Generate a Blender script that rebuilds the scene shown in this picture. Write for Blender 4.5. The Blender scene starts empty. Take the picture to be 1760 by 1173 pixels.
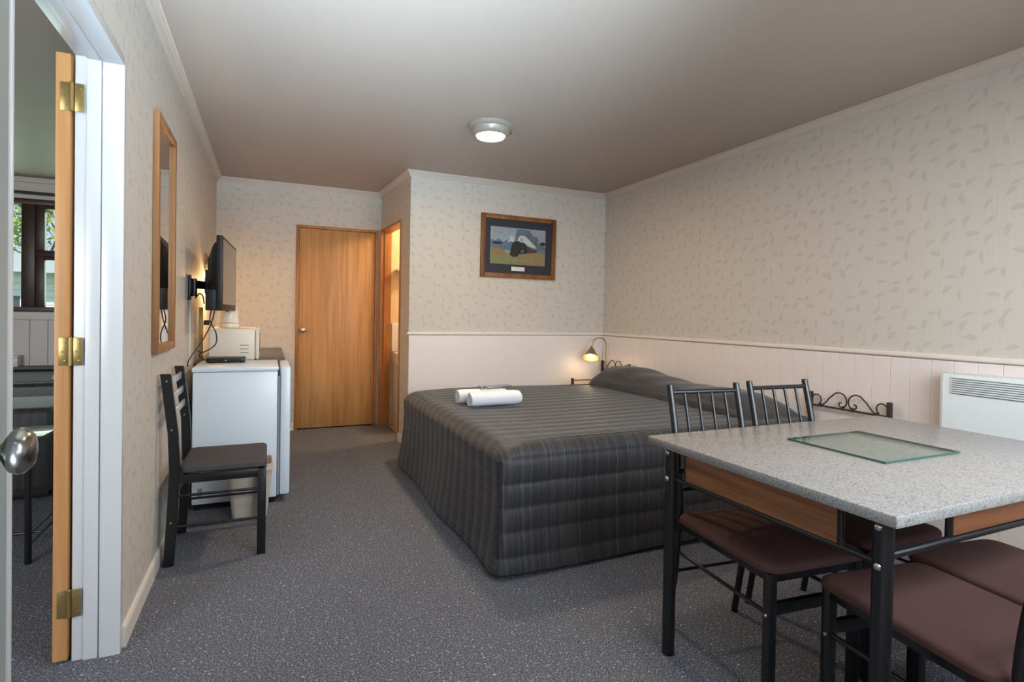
import bpy, bmesh, math, random
from mathutils import Vector, Matrix, Quaternion
random.seed(7)
scene = bpy.context.scene
C = scene.collection
PI = math.pi

# ------------------------------------------------------------------ camera
cam_d = bpy.data.cameras.new('camera'); cam = bpy.data.objects.new('camera', cam_d); C.objects.link(cam)
yaw, pitch, roll = .4167, -.0136, .0177
cy, sy, cp, sp = math.cos(yaw), math.sin(yaw), math.cos(pitch), math.sin(pitch)
fwd = Vector((sy*cp, cy*cp, sp)); right = Vector((cy, -sy, 0)); up = right.cross(fwd)
r2 = math.cos(roll)*right + math.sin(roll)*up; u2 = -math.sin(roll)*right + math.cos(roll)*up
M = Matrix.Identity(4)
for i in range(3):
    M[i][0] = r2[i]; M[i][1] = u2[i]; M[i][2] = -fwd[i]
M.translation = (.4503, 0, 1.1619)
cam.matrix_world = M
cam_d.sensor_fit = 'HORIZONTAL'; cam_d.sensor_width = 36
cam_d.lens = 945.5/1760*36
cam_d.shift_y = -30.9/1760
cam_d.clip_start = .02; cam_d.clip_end = 200
scene.camera = cam

# ------------------------------------------------------------------ world, sun, daylight, exposure
w = bpy.data.worlds.new('sky'); scene.world = w; w.use_nodes = True
bg = w.node_tree.nodes['Background']; bg.inputs[0].default_value = (.66, .80, 1, 1); bg.inputs[1].default_value = .9
def light(name, kind, loc, energy, col, rot=(0, 0, 0), **kw):
    d = bpy.data.lights.new(name, kind); d.energy = energy; d.color = col
    for k, v in kw.items(): setattr(d, k, v)
    o = bpy.data.objects.new(name, d); C.objects.link(o); o.location = loc; o.rotation_euler = rot
    return o
def aim(o, target):
    d = Vector(target) - o.location
    o.rotation_euler = d.to_track_quat('-Z', 'Y').to_euler()
s = light('sun', 'SUN', (0, -5, 9), 6.0, (1, .95, .86), angle=.02); aim(s, (-1.2, 0, 0))
# daylight entering by the front window behind the camera
a = light('daylight_window', 'AREA', (2.25, -.10, 1.45), 58, (.86, .93, 1), shape='RECTANGLE', size=1.9, size_y=1.2, spread=math.radians(150)); aim(a, (2.05, 2.6, .25))
a = light('doorway_uplight', 'AREA', (.56, -.50, .75), 54, (.65, .85, 1), shape='RECTANGLE', size=.8, size_y=1.2, spread=math.radians(58)); aim(a, (.70, 1.75, 2.55))  # added beam low outside the entry doorway, aimed up to brighten the ceiling
a = light('daylight_bedroom', 'AREA', (-1.75, 6.95, 1.62), 20, (.80, 1, .80), shape='RECTANGLE', size=1.7, size_y=1.0); aim(a, (-1.5, 4, .6))
a = light('fill_next_room_front', 'AREA', (-1.8, -.10, 1.45), 66, (.95, .96, 1), shape='RECTANGLE', size=1.6, size_y=1.2, spread=math.radians(140)); aim(a, (-1.5, 4.5, .7))  # added fill outside the unseen front window, brightens the next room
vs = scene.view_settings
vs.view_transform = 'Standard'; vs.look = 'None'; vs.gamma = 1; vs.exposure = .11; vs.use_curve_mapping = False
try: scene.cycles.use_denoising = True
except Exception: pass

# ------------------------------------------------------------------ materials
def srgb(r, g, b):
    f = lambda c: (c/255/12.92) if c/255 <= .04045 else ((c/255+.055)/1.055)**2.4
    return (f(r), f(g), f(b), 1)
class N:                                      # small node-tree helper
    def __init__(s, name):
        s.m = bpy.data.materials.new(name); s.m.use_nodes = True; s.t = s.m.node_tree
        s.b = s.t.nodes['Principled BSDF']
    def n(s, kind, **kw):
        x = s.t.nodes.new(kind)
        for k, v in kw.items(): setattr(x, k, v)
        return x
    def l(s, a, b): s.t.links.new(a, b)
    def val(s, sock, v):
        if hasattr(v, 'links'): s.l(v, sock)
        else: sock.default_value = v
    def math(s, op, a, b=None, c=None, clamp=False):
        x = s.n('ShaderNodeMath', operation=op, use_clamp=clamp)
        for i, v in enumerate((a, b, c)):
            if v is not None: s.val(x.inputs[i], v)
        return x.outputs[0]
    def mix(s, fac, a, b):
        x = s.n('ShaderNodeMix', data_type='RGBA')
        s.val(x.inputs[0], fac); s.val(x.inputs[6], a); s.val(x.inputs[7], b)
        return x.outputs[2]
    def ramp(s, fac, stops):
        x = s.n('ShaderNodeValToRGB'); e = x.color_ramp.elements
        while len(e) < len(stops): e.new(.5)
        for i, (p, c) in enumerate(stops): e[i].position = p; e[i].color = c
        s.l(fac, x.inputs[0]); return x.outputs[0]
    def pos(s, world=True):
        return s.n('ShaderNodeNewGeometry').outputs['Position'] if world else s.n('ShaderNodeTexCoord').outputs['Object']
    def noise(s, vec, scale, detail=2, rough=.5):
        x = s.n('ShaderNodeTexNoise'); s.l(vec, x.inputs['Vector'])
        x.inputs['Scale'].default_value = scale; x.inputs['Detail'].default_value = detail; x.inputs['Roughness'].default_value = rough
        return x.outputs['Fac']
    def scale(s, vec, sc):
        x = s.n('ShaderNodeVectorMath', operation='MULTIPLY'); s.l(vec, x.inputs[0]); x.inputs[1].default_value = sc
        return x.outputs[0]
    def xyz(s, vec):
        x = s.n('ShaderNodeSeparateXYZ'); s.l(vec, x.inputs[0]); return x.outputs
    def comb(s, x, y, z=0.0):
        c = s.n('ShaderNodeCombineXYZ')
        for i, v in enumerate((x, y, z)): s.val(c.inputs[i], v)
        return c.outputs[0]
    def bump(s, h, strength=.3, dist=.01):
        x = s.n('ShaderNodeBump'); s.l(h, x.inputs['Height']); x.inputs['Strength'].default_value = strength; x.inputs['Distance'].default_value = dist
        s.l(x.outputs[0], s.b.inputs['Normal'])
    def set(s, col=None, rough=None, metal=None, spec=None):
        if col is not None: s.val(s.b.inputs['Base Color'], col)
        if rough is not None: s.val(s.b.inputs['Roughness'], rough)
        if metal is not None: s.b.inputs['Metallic'].default_value = metal
        if spec is not None: s.b.inputs['Specular IOR Level'].default_value = spec
        return s
MATS = {}
def plain(name, col, rough=.5, metal=0, spec=.5, var=.06, vscale=14):
    k = N(name); v = k.noise(k.pos(False), vscale, 3)
    d = tuple(c*(1-var*2) for c in col[:3])+(1,)
    k.set(k.mix(v, d, col), rough, metal, spec); MATS[name] = k.m; return k.m
def emis(name, col, strength):
    k = N(name); k.set((.8, .8, .8, 1)); k.b.inputs['Emission Color'].default_value = col; k.b.inputs['Emission Strength'].default_value = strength
    MATS[name] = k.m; return k.m
def wood(name, c1, c2, axis=2, sc=1.0, rough=.42, spec=.35):
    k = N(name); s3 = [38*sc]*3; s3[axis] = 1.6*sc
    p = k.pos(False); n1 = k.noise(k.scale(p, tuple(s3)), 1, 5, .62)
    s4 = [7*sc]*3; s4[axis] = .35*sc; n2 = k.noise(k.scale(p, tuple(s4)), 1, 3, .5)
    f = k.math('ADD', k.math('MULTIPLY', n1, .55), k.math('MULTIPLY', n2, .45))
    k.set(k.ramp(f, [(.36, c2), (.62, c1)]), rough, 0, spec); k.bump(n1, .08, .002); MATS[name] = k.m; return k.m

def wallpaper():
    k = N('leaf_wallpaper'); P = k.xyz(k.pos())
    u = k.math('ADD', P[0], P[1]); S = 1/.086
    us, vs_ = k.math('MULTIPLY', u, S), k.math('MULTIPLY', P[2], S)
    v = k.n('ShaderNodeTexVoronoi', voronoi_dimensions='2D'); v.inputs['Scale'].default_value = 1; v.inputs['Randomness'].default_value = .78
    vec = k.comb(us, vs_); k.l(vec, v.inputs['Vector'])
    sub = k.n('ShaderNodeVectorMath', operation='SUBTRACT'); k.l(vec, sub.inputs[0]); k.l(v.outputs['Position'], sub.inputs[1])
    col = k.n('ShaderNodeSeparateColor'); k.l(v.outputs['Color'], col.inputs[0])
    rot = k.n('ShaderNodeVectorRotate', rotation_type='Z_AXIS'); k.l(sub.outputs[0], rot.inputs['Vector'])
    ang = k.math('ADD', k.math('MULTIPLY', col.outputs[0], 2.2), -.4); k.l(ang, rot.inputs['Angle'])
    Q = k.xyz(rot.outputs[0]); half = .37
    x2 = k.math('POWER', k.math('DIVIDE', Q[0], half), 2)
    yb = k.math('ADD', Q[1], k.math('MULTIPLY', k.math('MULTIPLY', Q[0], Q[0]), .55))
    width = k.math('MULTIPLY', k.math('SUBTRACT', 1, x2), k.math('ADD', .105, k.math('MULTIPLY', col.outputs[1], .07)))
    d = k.math('SUBTRACT', width, k.math('ABSOLUTE', yb))
    leaf = k.math('MULTIPLY', k.math('ADD', d, .012), 28, clamp=True)
    broken = k.noise(k.comb(k.math('MULTIPLY', u, 60), k.math('MULTIPLY', P[2], 60)), 1, 2)
    leaf = k.math('MULTIPLY', leaf, k.math('ADD', .45, k.math('MULTIPLY', broken, .8)), clamp=True)
    streak = k.noise(k.comb(k.math('MULTIPLY', u, 260), k.math('MULTIPLY', P[2], 5)), 1, 3)
    base = k.mix(k.math('MULTIPLY', k.math('ADD', streak, -.3), 1.6, clamp=True), srgb(196, 189, 181), srgb(207, 200, 192))
    k.set(k.mix(k.math('MULTIPLY', leaf, .44), base, srgb(168, 163, 156)), .62, 0, .25)
    k.bump(streak, .12, .002); MATS['wallpaper'] = k.m
wallpaper()
def carpet():
    k = N('fleck_carpet'); p = k.pos()
    n1 = k.noise(p, 170, 3, .7); n2 = k.noise(p, 420, 2, .6); n3 = k.noise(k.scale(p, (1, 1.0, 1)), 3.0, 3)
    c = k.ramp(n1, [(.33, srgb(50, 52, 59)), (.46, srgb(95, 98, 108)), (.57, srgb(131, 134, 145)), (.69, srgb(214, 215, 221))])
    c = k.mix(k.math('MULTIPLY', k.math('ADD', n2, -.45), 3, clamp=True), c, srgb(86, 87, 93))
    c = k.mix(k.math('MULTIPLY', n3, .25), c, srgb(96, 95, 98))
    fl = k.noise(p, 95, 1, .5); c = k.mix(k.math('MULTIPLY', k.math('ADD', fl, -.665), 22, clamp=True), c, srgb(196, 197, 203))
    dk = k.noise(k.scale(p, (1.3, .9, 1)), 80, 2, .6); c = k.mix(k.math('MULTIPLY', k.math('SUBTRACT', .36, dk), 9, clamp=True), c, srgb(44, 45, 51))
    k.set(c, .95, 0, .1); k.bump(n1, .6, .01); MATS['carpet'] = k.m
carpet()
def bedspread():
    k = N('charcoal_pinstripe'); P = k.xyz(k.pos()); g = k.n('ShaderNodeNewGeometry')
    nx = k.math('ABSOLUTE', k.xyz(g.outputs['Normal'])[0])
    side = k.math('GREATER_THAN', nx, .75)
    co = k.math('ADD', k.math('MULTIPLY', P[2], side), k.math('MULTIPLY', P[0], k.math('SUBTRACT', 1, side)))
    n = k.noise(k.comb(k.math('MULTIPLY', co, 150), k.math('MULTIPLY', P[1], .6), 0), 1, 2, .6)
    fine = k.noise(k.comb(k.math('MULTIPLY', co, 330), k.math('MULTIPLY', P[1], 2), k.math('MULTIPLY', P[2], 2)), 1, 2, .6)
    f = k.math('ADD', k.math('MULTIPLY', n, .5), k.math('MULTIPLY', fine, .5))
    k.set(k.ramp(f, [(.36, srgb(35, 35, 39)), (.54, srgb(49, 48, 51)), (.64, srgb(86, 83, 84))]), .55, 0, .35)
    k.b.inputs['Sheen Weight'].default_value = .15
    k.bump(fine, .12, .002); MATS['spread'] = k.m
bedspread()
def laminate():
    k = N('speckled_laminate'); p = k.pos(False)
    a, b, c = k.noise(p, 190, 2, .6), k.noise(p, 320, 2, .6), k.noise(p, 26, 3)
    col = k.ramp(a, [(.34, srgb(94, 92, 94)), (.47, srgb(136, 133, 132)), (.6, srgb(149, 146, 144)), (.7, srgb(154, 139, 135))])
    col = k.mix(k.math('MULTIPLY', k.math('ADD', b, -.60), 9, clamp=True), col, srgb(76, 74, 78))
    col = k.mix(k.math('MULTIPLY', c, .5), col, srgb(147, 143, 141))
    k.set(col, .26, 0, .7); MATS['laminate'] = k.m
laminate()
def fabric(name, c1, c2, sc=240, rough=.8):
    k = N(name); p = k.pos(False); a = k.noise(p, sc, 2, .6)
    k.set(k.mix(a, c1, c2), rough, 0, .2); k.bump(a, .2, .002); MATS[name] = k.m
def glass(name, tint, gloss=.08, rough=.02):
    k = N(name); t = k.n('ShaderNodeBsdfTransparent'); t.inputs[0].default_value = tint
    g = k.n('ShaderNodeBsdfGlossy'); g.inputs['Roughness'].default_value = rough
    lw = k.n('ShaderNodeLayerWeight'); fc = k.math('ADD', .03, k.math('MULTIPLY', k.math('POWER', lw.outputs['Facing'], 4), .38))
    m = k.n('ShaderNodeMixShader'); k.l(fc, m.inputs[0]); k.l(t.outputs[0], m.inputs[1]); k.l(g.outputs[0], m.inputs[2])
    k.l(m.outputs[0], k.t.nodes['Material Output'].inputs[0]); MATS[name] = k.m
fabric('brown_seat', srgb(70, 46, 44), srgb(90, 63, 59)); fabric('grey_seat', srgb(66, 62, 64), srgb(88, 84, 85))
fabric('towel', srgb(206, 207, 214), srgb(230, 231, 236), 160, .95)
fabric('black_throw', srgb(26, 25, 28), srgb(60, 58, 60), 60); fabric('grey_throw', srgb(90, 92, 98), srgb(128, 130, 136), 50)
glass('pane', (.95, .98, .97, 1)); glass('glass_green', (.95, .985, .975, 1)); glass('clear_plastic', (.80, .80, .80, 1))
k = N('glass_edge'); k.set(srgb(48, 82, 74), .1, 0, .6); MATS['glass_edge'] = k.m
plain('ceiling_paint', srgb(168, 155, 146), .55, var=.02); plain('entry_door_paint', srgb(150, 158, 156), .4, var=.02); plain('white_gloss', srgb(208, 208, 211), .28, var=.015)
plain('cornice_paint', srgb(196, 184, 174), .45, var=.02); plain('trim_cream', srgb(226, 216, 206), .4, var=.02); plain('panel_cream', srgb(226, 215, 212), .42, var=.02)
plain('black_metal', srgb(20, 21, 25), .30, .0, .6, .1); plain('black_plastic', srgb(17, 17, 19), .42)
plain('iron_brown', srgb(46, 30, 26), .45); plain('screen', srgb(34, 30, 30), .12, 0, .6, .02)
plain('fridge_white', srgb(228, 240, 252), .3, var=.01); plain('microwave_cream', srgb(236, 226, 214), .38, var=.01)
plain('seal_grey', srgb(150, 156, 164), .6); plain('heater_white', srgb(226, 232, 236), .35, var=.01); plain('slot_grey', srgb(120, 126, 132), .6)
plain('brass', srgb(176, 150, 96), .36, .75, .5, .15, 60); plain('nickel', srgb(200, 196, 188), .34, .85, .5, .03); plain('lamp_grey', srgb(158, 148, 140), .4, .2); plain('satin_knob', srgb(150, 148, 144), .24, 1, .5, .02); plain('chrome', srgb(210, 210, 212), .12, 1, .5, .02)
plain('bin_beige', srgb(208, 194, 180), .5); plain('bench_grey', srgb(72, 76, 84), .35); plain('bench_white', srgb(222, 218, 212), .4)
plain('mat_navy', srgb(38, 40, 52), .6); plain('plaque', srgb(225, 222, 212), .5); plain('plaque_ink', srgb(150, 148, 140), .6)
plain('jug_white', srgb(244, 240, 232), .25); plain('outlet_white', srgb(232, 228, 220), .35); plain('conduit_tan', srgb(196, 164, 110), .5)
plain('frame_brown', srgb(58, 32, 24), .4); plain('tile_warm', srgb(236, 208, 166), .35); plain('vinyl', srgb(196, 150, 100), .35)
plain('porcelain', srgb(244, 238, 228), .15, var=.01); plain('slat_silver', srgb(186, 190, 200), .3, .35)
plain('grass_green', srgb(96, 130, 52), .9, var=.25, vscale=3); plain('paving', srgb(96, 95, 94), .8, var=.08, vscale=6)
plain('clapboard', srgb(236, 240, 242), .6, var=.02); plain('dark_pane', srgb(60, 66, 74), .15); plain('roof_steel', srgb(150, 158, 160), .5)
plain('bark', srgb(128, 112, 96), .9, var=.2); plain('leaf_light', srgb(176, 204, 112), .6, var=.25, vscale=6); plain('leaf_dark', srgb(130, 168, 90), .6, var=.3, vscale=6)
plain('sky_paint', srgb(150, 172, 186), .6, var=.2, vscale=30); plain('snow_paint', srgb(190, 196, 204), .6, var=.12, vscale=60)
plain('hill_paint', srgb(96, 116, 140), .6, var=.15, vscale=40); plain('smoke_paint', srgb(104, 118, 130), .6, var=.3, vscale=40)
plain('engine_paint', srgb(38, 38, 34), .6, var=.2, vscale=50); plain('field_paint', srgb(150, 132, 92), .6, var=.2, vscale=26); plain('meadow_paint', srgb(138, 138, 96), .6, var=.2, vscale=30)
plain('carriage_paint', srgb(84, 62, 56), .6, var=.2, vscale=50); plain('cloud_paint', srgb(148, 152, 166), .6, var=.1, vscale=25); plain('ochre_paint', srgb(158, 122, 70), .6, var=.2, vscale=40)
wood('door_wood', srgb(198, 152, 102), srgb(160, 114, 68), 2, .8); wood('frame_wood', srgb(190, 130, 72), srgb(146, 92, 44), 2, 1)
wood('pine_edge', srgb(206, 156, 104), srgb(180, 126, 78), 2, 1); wood('picture_wood', srgb(150, 96, 46), srgb(96, 56, 26), 2, 2)
wood('mirror_wood', srgb(172, 122, 78), srgb(134, 92, 58), 2, 1.5); wood('apron_wood', srgb(168, 112, 74), srgb(102, 64, 43), 1, 1.6, .35); wood('apron_wood_x_shaded', srgb(128, 82, 56), srgb(82, 50, 36), 0, 1.6, .35)
k = N('mirror_glass'); k.set((.9, .9, .9, 1), .01, 1); MATS['mirror_glass'] = k.m
emis('lamp_glow', (1, .80, .50, 1), 7); emis('bulb_glow', (1, .78, .40, 1), 30)

# ------------------------------------------------------------------ mesh helpers
class MB:
    def __init__(s): s.bm = bmesh.new(); s.mi = 0
    def _mark(s, n0):
        if s.mi:
            s.bm.faces.ensure_lookup_table()
            for f in s.bm.faces[n0:]: f.material_index = s.mi
    def box(s, x0, x1, y0, y1, z0, z1, bev=0, seg=2):
        b = bmesh.new() if bev else s.bm
        vs = [b.verts.new((x, y, z)) for z in (z0, z1) for y in (y0, y1) for x in (x0, x1)]
        fs = [b.faces.new([vs[i] for i in q]) for q in ((0, 2, 3, 1), (4, 5, 7, 6), (0, 1, 5, 4), (2, 6, 7, 3), (0, 4, 6, 2), (1, 3, 7, 5))]
        if bev:
            bmesh.ops.bevel(b, geom=b.edges[:], offset=bev, segments=seg, profile=.5, affect='EDGES')
            s.merge(b)
        elif s.mi:
            for f in fs: f.material_index = s.mi
        return s
    def merge(s, b, mat=None):
        mp = {}
        for v in b.verts: mp[v] = s.bm.verts.new(mat @ v.co if mat else v.co)
        for f in b.faces:
            try: nf = s.bm.faces.new([mp[v] for v in f.verts]); nf.material_index = s.mi or f.material_index
            except ValueError: pass
        b.free()
    def obox(s, center, size, rot=None, bev=0):
        t = MB(); h = [q/2 for q in size]; t.box(-h[0], h[0], -h[1], h[1], -h[2], h[2], bev)
        m = Matrix.Translation(center) @ (rot.to_4x4() if rot else Matrix.Identity(4)); s.merge(t.bm, m); return s
    def tube(s, pts, r, n=10, closed=False, radii=None, cap=True, sx=1.0):
        pts = [Vector(p) for p in pts]; m = len(pts); rings = []
        tan = []
        for i in range(m):
            a = pts[(i-1) % m] if (closed or i) else pts[0]; b = pts[(i+1) % m] if (closed or i < m-1) else pts[-1]
            tan.append((b-a).normalized())
        ref = Vector((0, 0, 1)) if abs(tan[0].z) < .9 else Vector((1, 0, 0))
        nrm = (ref - tan[0]*ref.dot(tan[0])).normalized()
        for i in range(m):
            if i: nrm = (tan[i-1].rotation_difference(tan[i]) @ nrm); nrm = (nrm - tan[i]*nrm.dot(tan[i])).normalized()
            bn = tan[i].cross(nrm); rr = radii[i] if radii else r
            rings.append([s.bm.verts.new(pts[i] + nrm*math.cos(2*PI*k/n)*rr + bn*math.sin(2*PI*k/n)*rr*sx) for k in range(n)])
        out = []
        for i in range(m if closed else m-1):
            A, B = rings[i], rings[(i+1) % m]
            for k in range(n): out.append(s.bm.faces.new((A[k], A[(k+1) % n], B[(k+1) % n], B[k])))
        if not closed and cap: out.append(s.bm.faces.new(rings[0][::-1])); out.append(s.bm.faces.new(rings[-1]))
        for f in out: f.material_index = s.mi
        return s
    def rod(s, p0, p1, r, n=12, r1=None): return s.tube([p0, p1], r, n, radii=[r, r if r1 is None else r1])
    def bar(s, p0, p1, w, h, bev=.003, upv=(0, 0, 1)):
        p0, p1 = Vector(p0), Vector(p1); d = p1-p0; L = d.length; x = d.normalized(); u = Vector(upv); z = (u-x*u.dot(x)).normalized(); y = z.cross(x)
        rot = Matrix((x, y, z)).transposed(); return s.obox((p0+p1)/2, (L, w, h), rot, bev)
    def lathe(s, prof, loc=(0, 0, 0), n=32, rot=None):
        R = rot or Matrix.Identity(3); loc = Vector(loc); rings = []
        for (r, z) in prof:
            if r < 1e-6: rings.append([s.bm.verts.new(loc + R @ Vector((0, 0, z)))])
            else: rings.append([s.bm.verts.new(loc + R @ Vector((r*math.cos(2*PI*k/n), r*math.sin(2*PI*k/n), z))) for k in range(n)])
        for A, B in zip(rings, rings[1:]):
            for k in range(n):
                q = [A[k % len(A)], A[(k+1) % n] if len(A) > 1 else None, B[(k+1) % n] if len(B) > 1 else None, B[k % len(B)]]
                q = [v for v in q if v is not None]
                if len(A) == 1: q = [A[0], B[(k+1) % n], B[k]]
                elif len(B) == 1: q = [A[k], A[(k+1) % n], B[0]]
                f = s.bm.faces.new(q); f.material_index = s.mi
        return s
    def prism(s, poly, z0, z1, axis=2):
        def P(a, b, c): return {2: (a, b, c), 1: (a, c, b), 0: (c, a, b)}[axis]
        A = [s.bm.verts.new(P(a, b, z0)) for a, b in poly]; B = [s.bm.verts.new(P(a, b, z1)) for a, b in poly]; n = len(poly)
        fs = [s.bm.faces.new(A[::-1]), s.bm.faces.new(B)] + [s.bm.faces.new((A[i], A[(i+1) % n], B[(i+1) % n], B[i])) for i in range(n)]
        for f in fs: f.material_index = s.mi
        return s
    def loops(s, rings, cap0=True, cap1=True):
        R = [[s.bm.verts.new(p) for p in r] for r in rings]; n = len(R[0])
        for A, B in zip(R, R[1:]):
            for k in range(n): s.bm.faces.new((A[k], A[(k+1) % n], B[(k+1) % n], B[k]))
        if cap0: s.bm.faces.new(R[0][::-1])
        if cap1: s.bm.faces.new(R[-1])
        return s
    def build(s, name, mats, parent=None, smooth=True, ang=38):
        bmesh.ops.recalc_face_normals(s.bm, faces=s.bm.faces[:])
        me = bpy.data.meshes.new(name); s.bm.to_mesh(me); s.bm.free()
        for m in (mats if isinstance(mats, (list, tuple)) else [mats]): me.materials.append(MATS[m])
        if smooth:
            me.polygons.foreach_set('use_smooth', [True]*len(me.polygons)); me.set_sharp_from_angle(angle=math.radians(ang))
        o = bpy.data.objects.new(name, me); C.objects.link(o)
        if parent: o.parent = parent
        return o
def tag(o, label=None, cat=None, group=None, kind=None):
    for k, v in (('label', label), ('category', cat), ('group', group), ('kind', kind)):
        if v: o[k] = v
    return o
def thing(name, label, cat, loc=(0, 0, 0), rz=0, group=None, kind=None):
    o = bpy.data.objects.new(name, None); C.objects.link(o); o.location = loc; o.rotation_euler = (0, 0, rz); o.empty_display_size = .1
    return tag(o, label, cat, group, kind)
def struct(mb, name, mats, parent=None, smooth=False):
    o = mb.build(name, mats, parent, smooth)
    if not parent: o['kind'] = 'structure'
    return o
def sroot(name):
    return thing(name, None, None, kind='structure')
def copy_tree(o, parent=None):
    c = o.copy(); C.objects.link(c); c.parent = parent
    for ch in o.children: copy_tree(ch, c)
    return c
def box(*a, bev=0): return MB().box(*a, bev=bev)

# ------------------------------------------------------------------ the setting
XR, YB, YD, YF, ZC = 3.552, 4.724, 5.771, .08, 2.40       # right wall, back wall, far wall, front wall, ceiling
XB, XB2, ZD = 1.563, 1.506, .978                           # corner of the bathroom block near / far, dado height
struct(box(-3.32, XR+.12, -.04, 6.82, -.12, 0), 'floor', 'carpet')
struct(box(-3.32, XR+.12, -.04, 6.82, ZC, ZC+.1), 'ceiling', 'ceiling_paint')
struct(box(-3.9, XR+.7, -1.0, 7.2, ZC+.1, ZC+.16), 'roof', 'roof_steel')  # unseen; front eave made to overhang so direct sun stays out
# left wall with the doorway to the next room
DY0, DY1, DZ = 1.31, 2.235, 2.0
m = MB(); m.box(-.12, 0, YF, DY0, 0, ZC); m.box(-.12, 0, DY1, 6.70, 0, ZC); m.box(-.12, 0, DY0, DY1, DZ, ZC)
struct(m, 'wall_left', 'wallpaper')
# front wall (behind the camera): entry doorway and window
EX0, EX1 = .11, 1.20; WX0, WX1, WZ0, WZ1 = 1.30, 3.20, .85, 2.05
NFX0, NFX1 = -2.6, -1.0
m = MB(); m.box(-3.32, NFX0, -.04, YF, 0, ZC); m.box(NFX0, NFX1, -.04, YF, 0, WZ0); m.box(NFX0, NFX1, -.04, YF, WZ1, ZC); m.box(NFX1, EX0, -.04, YF, 0, ZC); m.box(EX0, EX1, -.04, YF, 2.0, ZC); m.box(EX1, WX0, -.04, YF, 0, ZC)
m.box(WX0, WX1, -.04, YF, 0, WZ0); m.box(WX0, WX1, -.04, YF, WZ1, ZC); m.box(WX1, XR+.12, -.04, YF, 0, ZC)
struct(m, 'wall_front', 'wallpaper')
wr = struct(box(XR, XR+.12, YF, 6.82, 0, ZC), 'wall_right', 'wallpaper')
wb = struct(box(XB, XR, YB, YB+.09, 0, ZC), 'wall_back', 'wallpaper')
# far wall with closed door
FX0, FX1 = .69, 1.478
m = MB(); m.box(0, FX0, YD, YD+.1, 0, ZC); m.box(FX1, XR, YD, YD+.1, 0, ZC); m.box(FX0, FX1, YD, YD+.1, 2.012, ZC)
struct(m, 'wall_far', 'wallpaper')
# side wall of the bathroom block, doorway to bathroom
def xb(y): return XB + (XB2-XB)*(y-YB)/(YD-YB)
BY0, BY1, BZ = 4.995, 5.755, 2.02
m = MB()
def skew(m, y0, y1, z0, z1, t0=0., t1=.09):
    m.prism([(xb(y0)+t0, y0), (xb(y1)+t0, y1), (xb(y1)+t1, y1), (xb(y0)+t1, y0)], z0, z1)
skew(m, YB+.0005, BY0, 0, ZC); skew(m, BY1, YD, 0, ZC); skew(m, BY0, BY1, BZ, ZC)
struct(m, 'wall_bathroom', 'wallpaper')
# bathroom lining
m = MB(); m.box(1.601, XR-.02, YD-.012, YD, .006, ZC); m.box(XR-.014, XR, YB+.09, YD-.012, .006, ZC)
struct(m, 'wall_bathroom_tiled', 'tile_warm')
struct(box(1.60, XR-.014, YB+.09, YD-.012, 0, .006), 'floor_bathroom', 'vinyl')
# next room
struct(box(-3.32, -3.2, YF, 6.82, 0, ZC), 'wall_next_room_side', 'panel_cream')
NX0, NX1, NZ0, NZ1, NY = -2.75, -.95, 1.115, 2.20, 6.70
m = MB(); m.box(-3.2, NX0, NY, NY+.12, 0, ZC); m.box(NX1, XR, NY, NY+.12, 0, ZC); m.box(NX0, NX1, NY, NY+.12, 0, NZ0); m.box(NX0, NX1, NY, NY+.12, NZ1, ZC)
wn = struct(m, 'wall_next_room_window', 'panel_cream')
x = -3.18
for i in range(21):
    b = struct(box(x, x+.136, NY-.012, NY, 0, 1.04, bev=.004), 'board', 'panel_cream', wn); x += .14
struct(box(-3.2, -.12, NY-.03, NY, 1.04, 1.075, bev=.004), 'trim_next_room_rail', 'trim_cream')
struct(box(-3.2, -.12, NY-.03, NY, 2.35, 2.40, bev=.006), 'trim_next_room_cornice', 'trim_cream')
struct(box(-2.95, -.75, NY-.05, NY-.001, 2.235, 2.262, bev=.004), 'trim_curtain_rail', 'black_metal')

# --- mitred mouldings along the walls of the main room
def offset_pt(p, d1, d2, k):
    n1 = Vector((d1.y, -d1.x)); n2 = Vector((d2.y, -d2.x)); b = (n1+n2); b = b/(1+n1.dot(n2)); return p + b*k
outline = [Vector(p) for p in ((0, YF), (0, YD), (XB2, YD), (XB, YB), (XR, YB), (XR, YF))]   # room lies to the right of travel
def moulding(i, prof, t0=None, t1=None):
    """prof: (distance from wall, height) closed loop; segment i of outline"""
    a, b = outline[i], outline[(i+1) % 6]; d = (b-a).normalized()
    dp = (a-outline[i-1]).normalized(); dn = (outline[(i+2) % 6]-b).normalized()
    r0, r1 = [], []
    for k, z in prof:
        p0 = offset_pt(a, dp, d, k) if t0 is None else a + d*t0 + Vector((d.y, -d.x))*k
        p1 = offset_pt(b, d, dn, k) if t1 is None else a + d*t1 + Vector((d.y, -d.x))*k
        r0.append((p0.x, p0.y, z)); r1.append((p1.x, p1.y, z))
    m = MB(); m.loops([r0, r1]); return m
E_ = .0006
corn = [(E_, 2.350), (.006, 2.350), (.008, 2.356), (.012, 2.358), (.016, 2.366), (.022, 2.376), (.030, 2.384), (.033, 2.390), (.040, 2.392), (.042, 2.3994), (E_, 2.3994)]
for i, side in enumerate(('left', 'far', 'bathroom', 'back', 'right', 'front')):
    struct(moulding(i, corn), 'trim_cornice_'+side, 'cornice_paint')
skirt = [(E_, .0005), (.014, .0005), (.014, .062), (.010, .072), (E_, .074)]
struct(moulding(0, skirt, 2.24-YF), 'baseboard_left', 'trim_cream')
struct(moulding(1, skirt, None, FX0-.008), 'baseboard_far', 'trim_cream')
struct(moulding(2, skirt, YD-BY0+.004), 'baseboard_bathroom', 'trim_cream')
struct(moulding(3, skirt), 'baseboard_back', 'trim_cream'); struct(moulding(4, skirt), 'baseboard_right', 'trim_cream')
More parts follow.
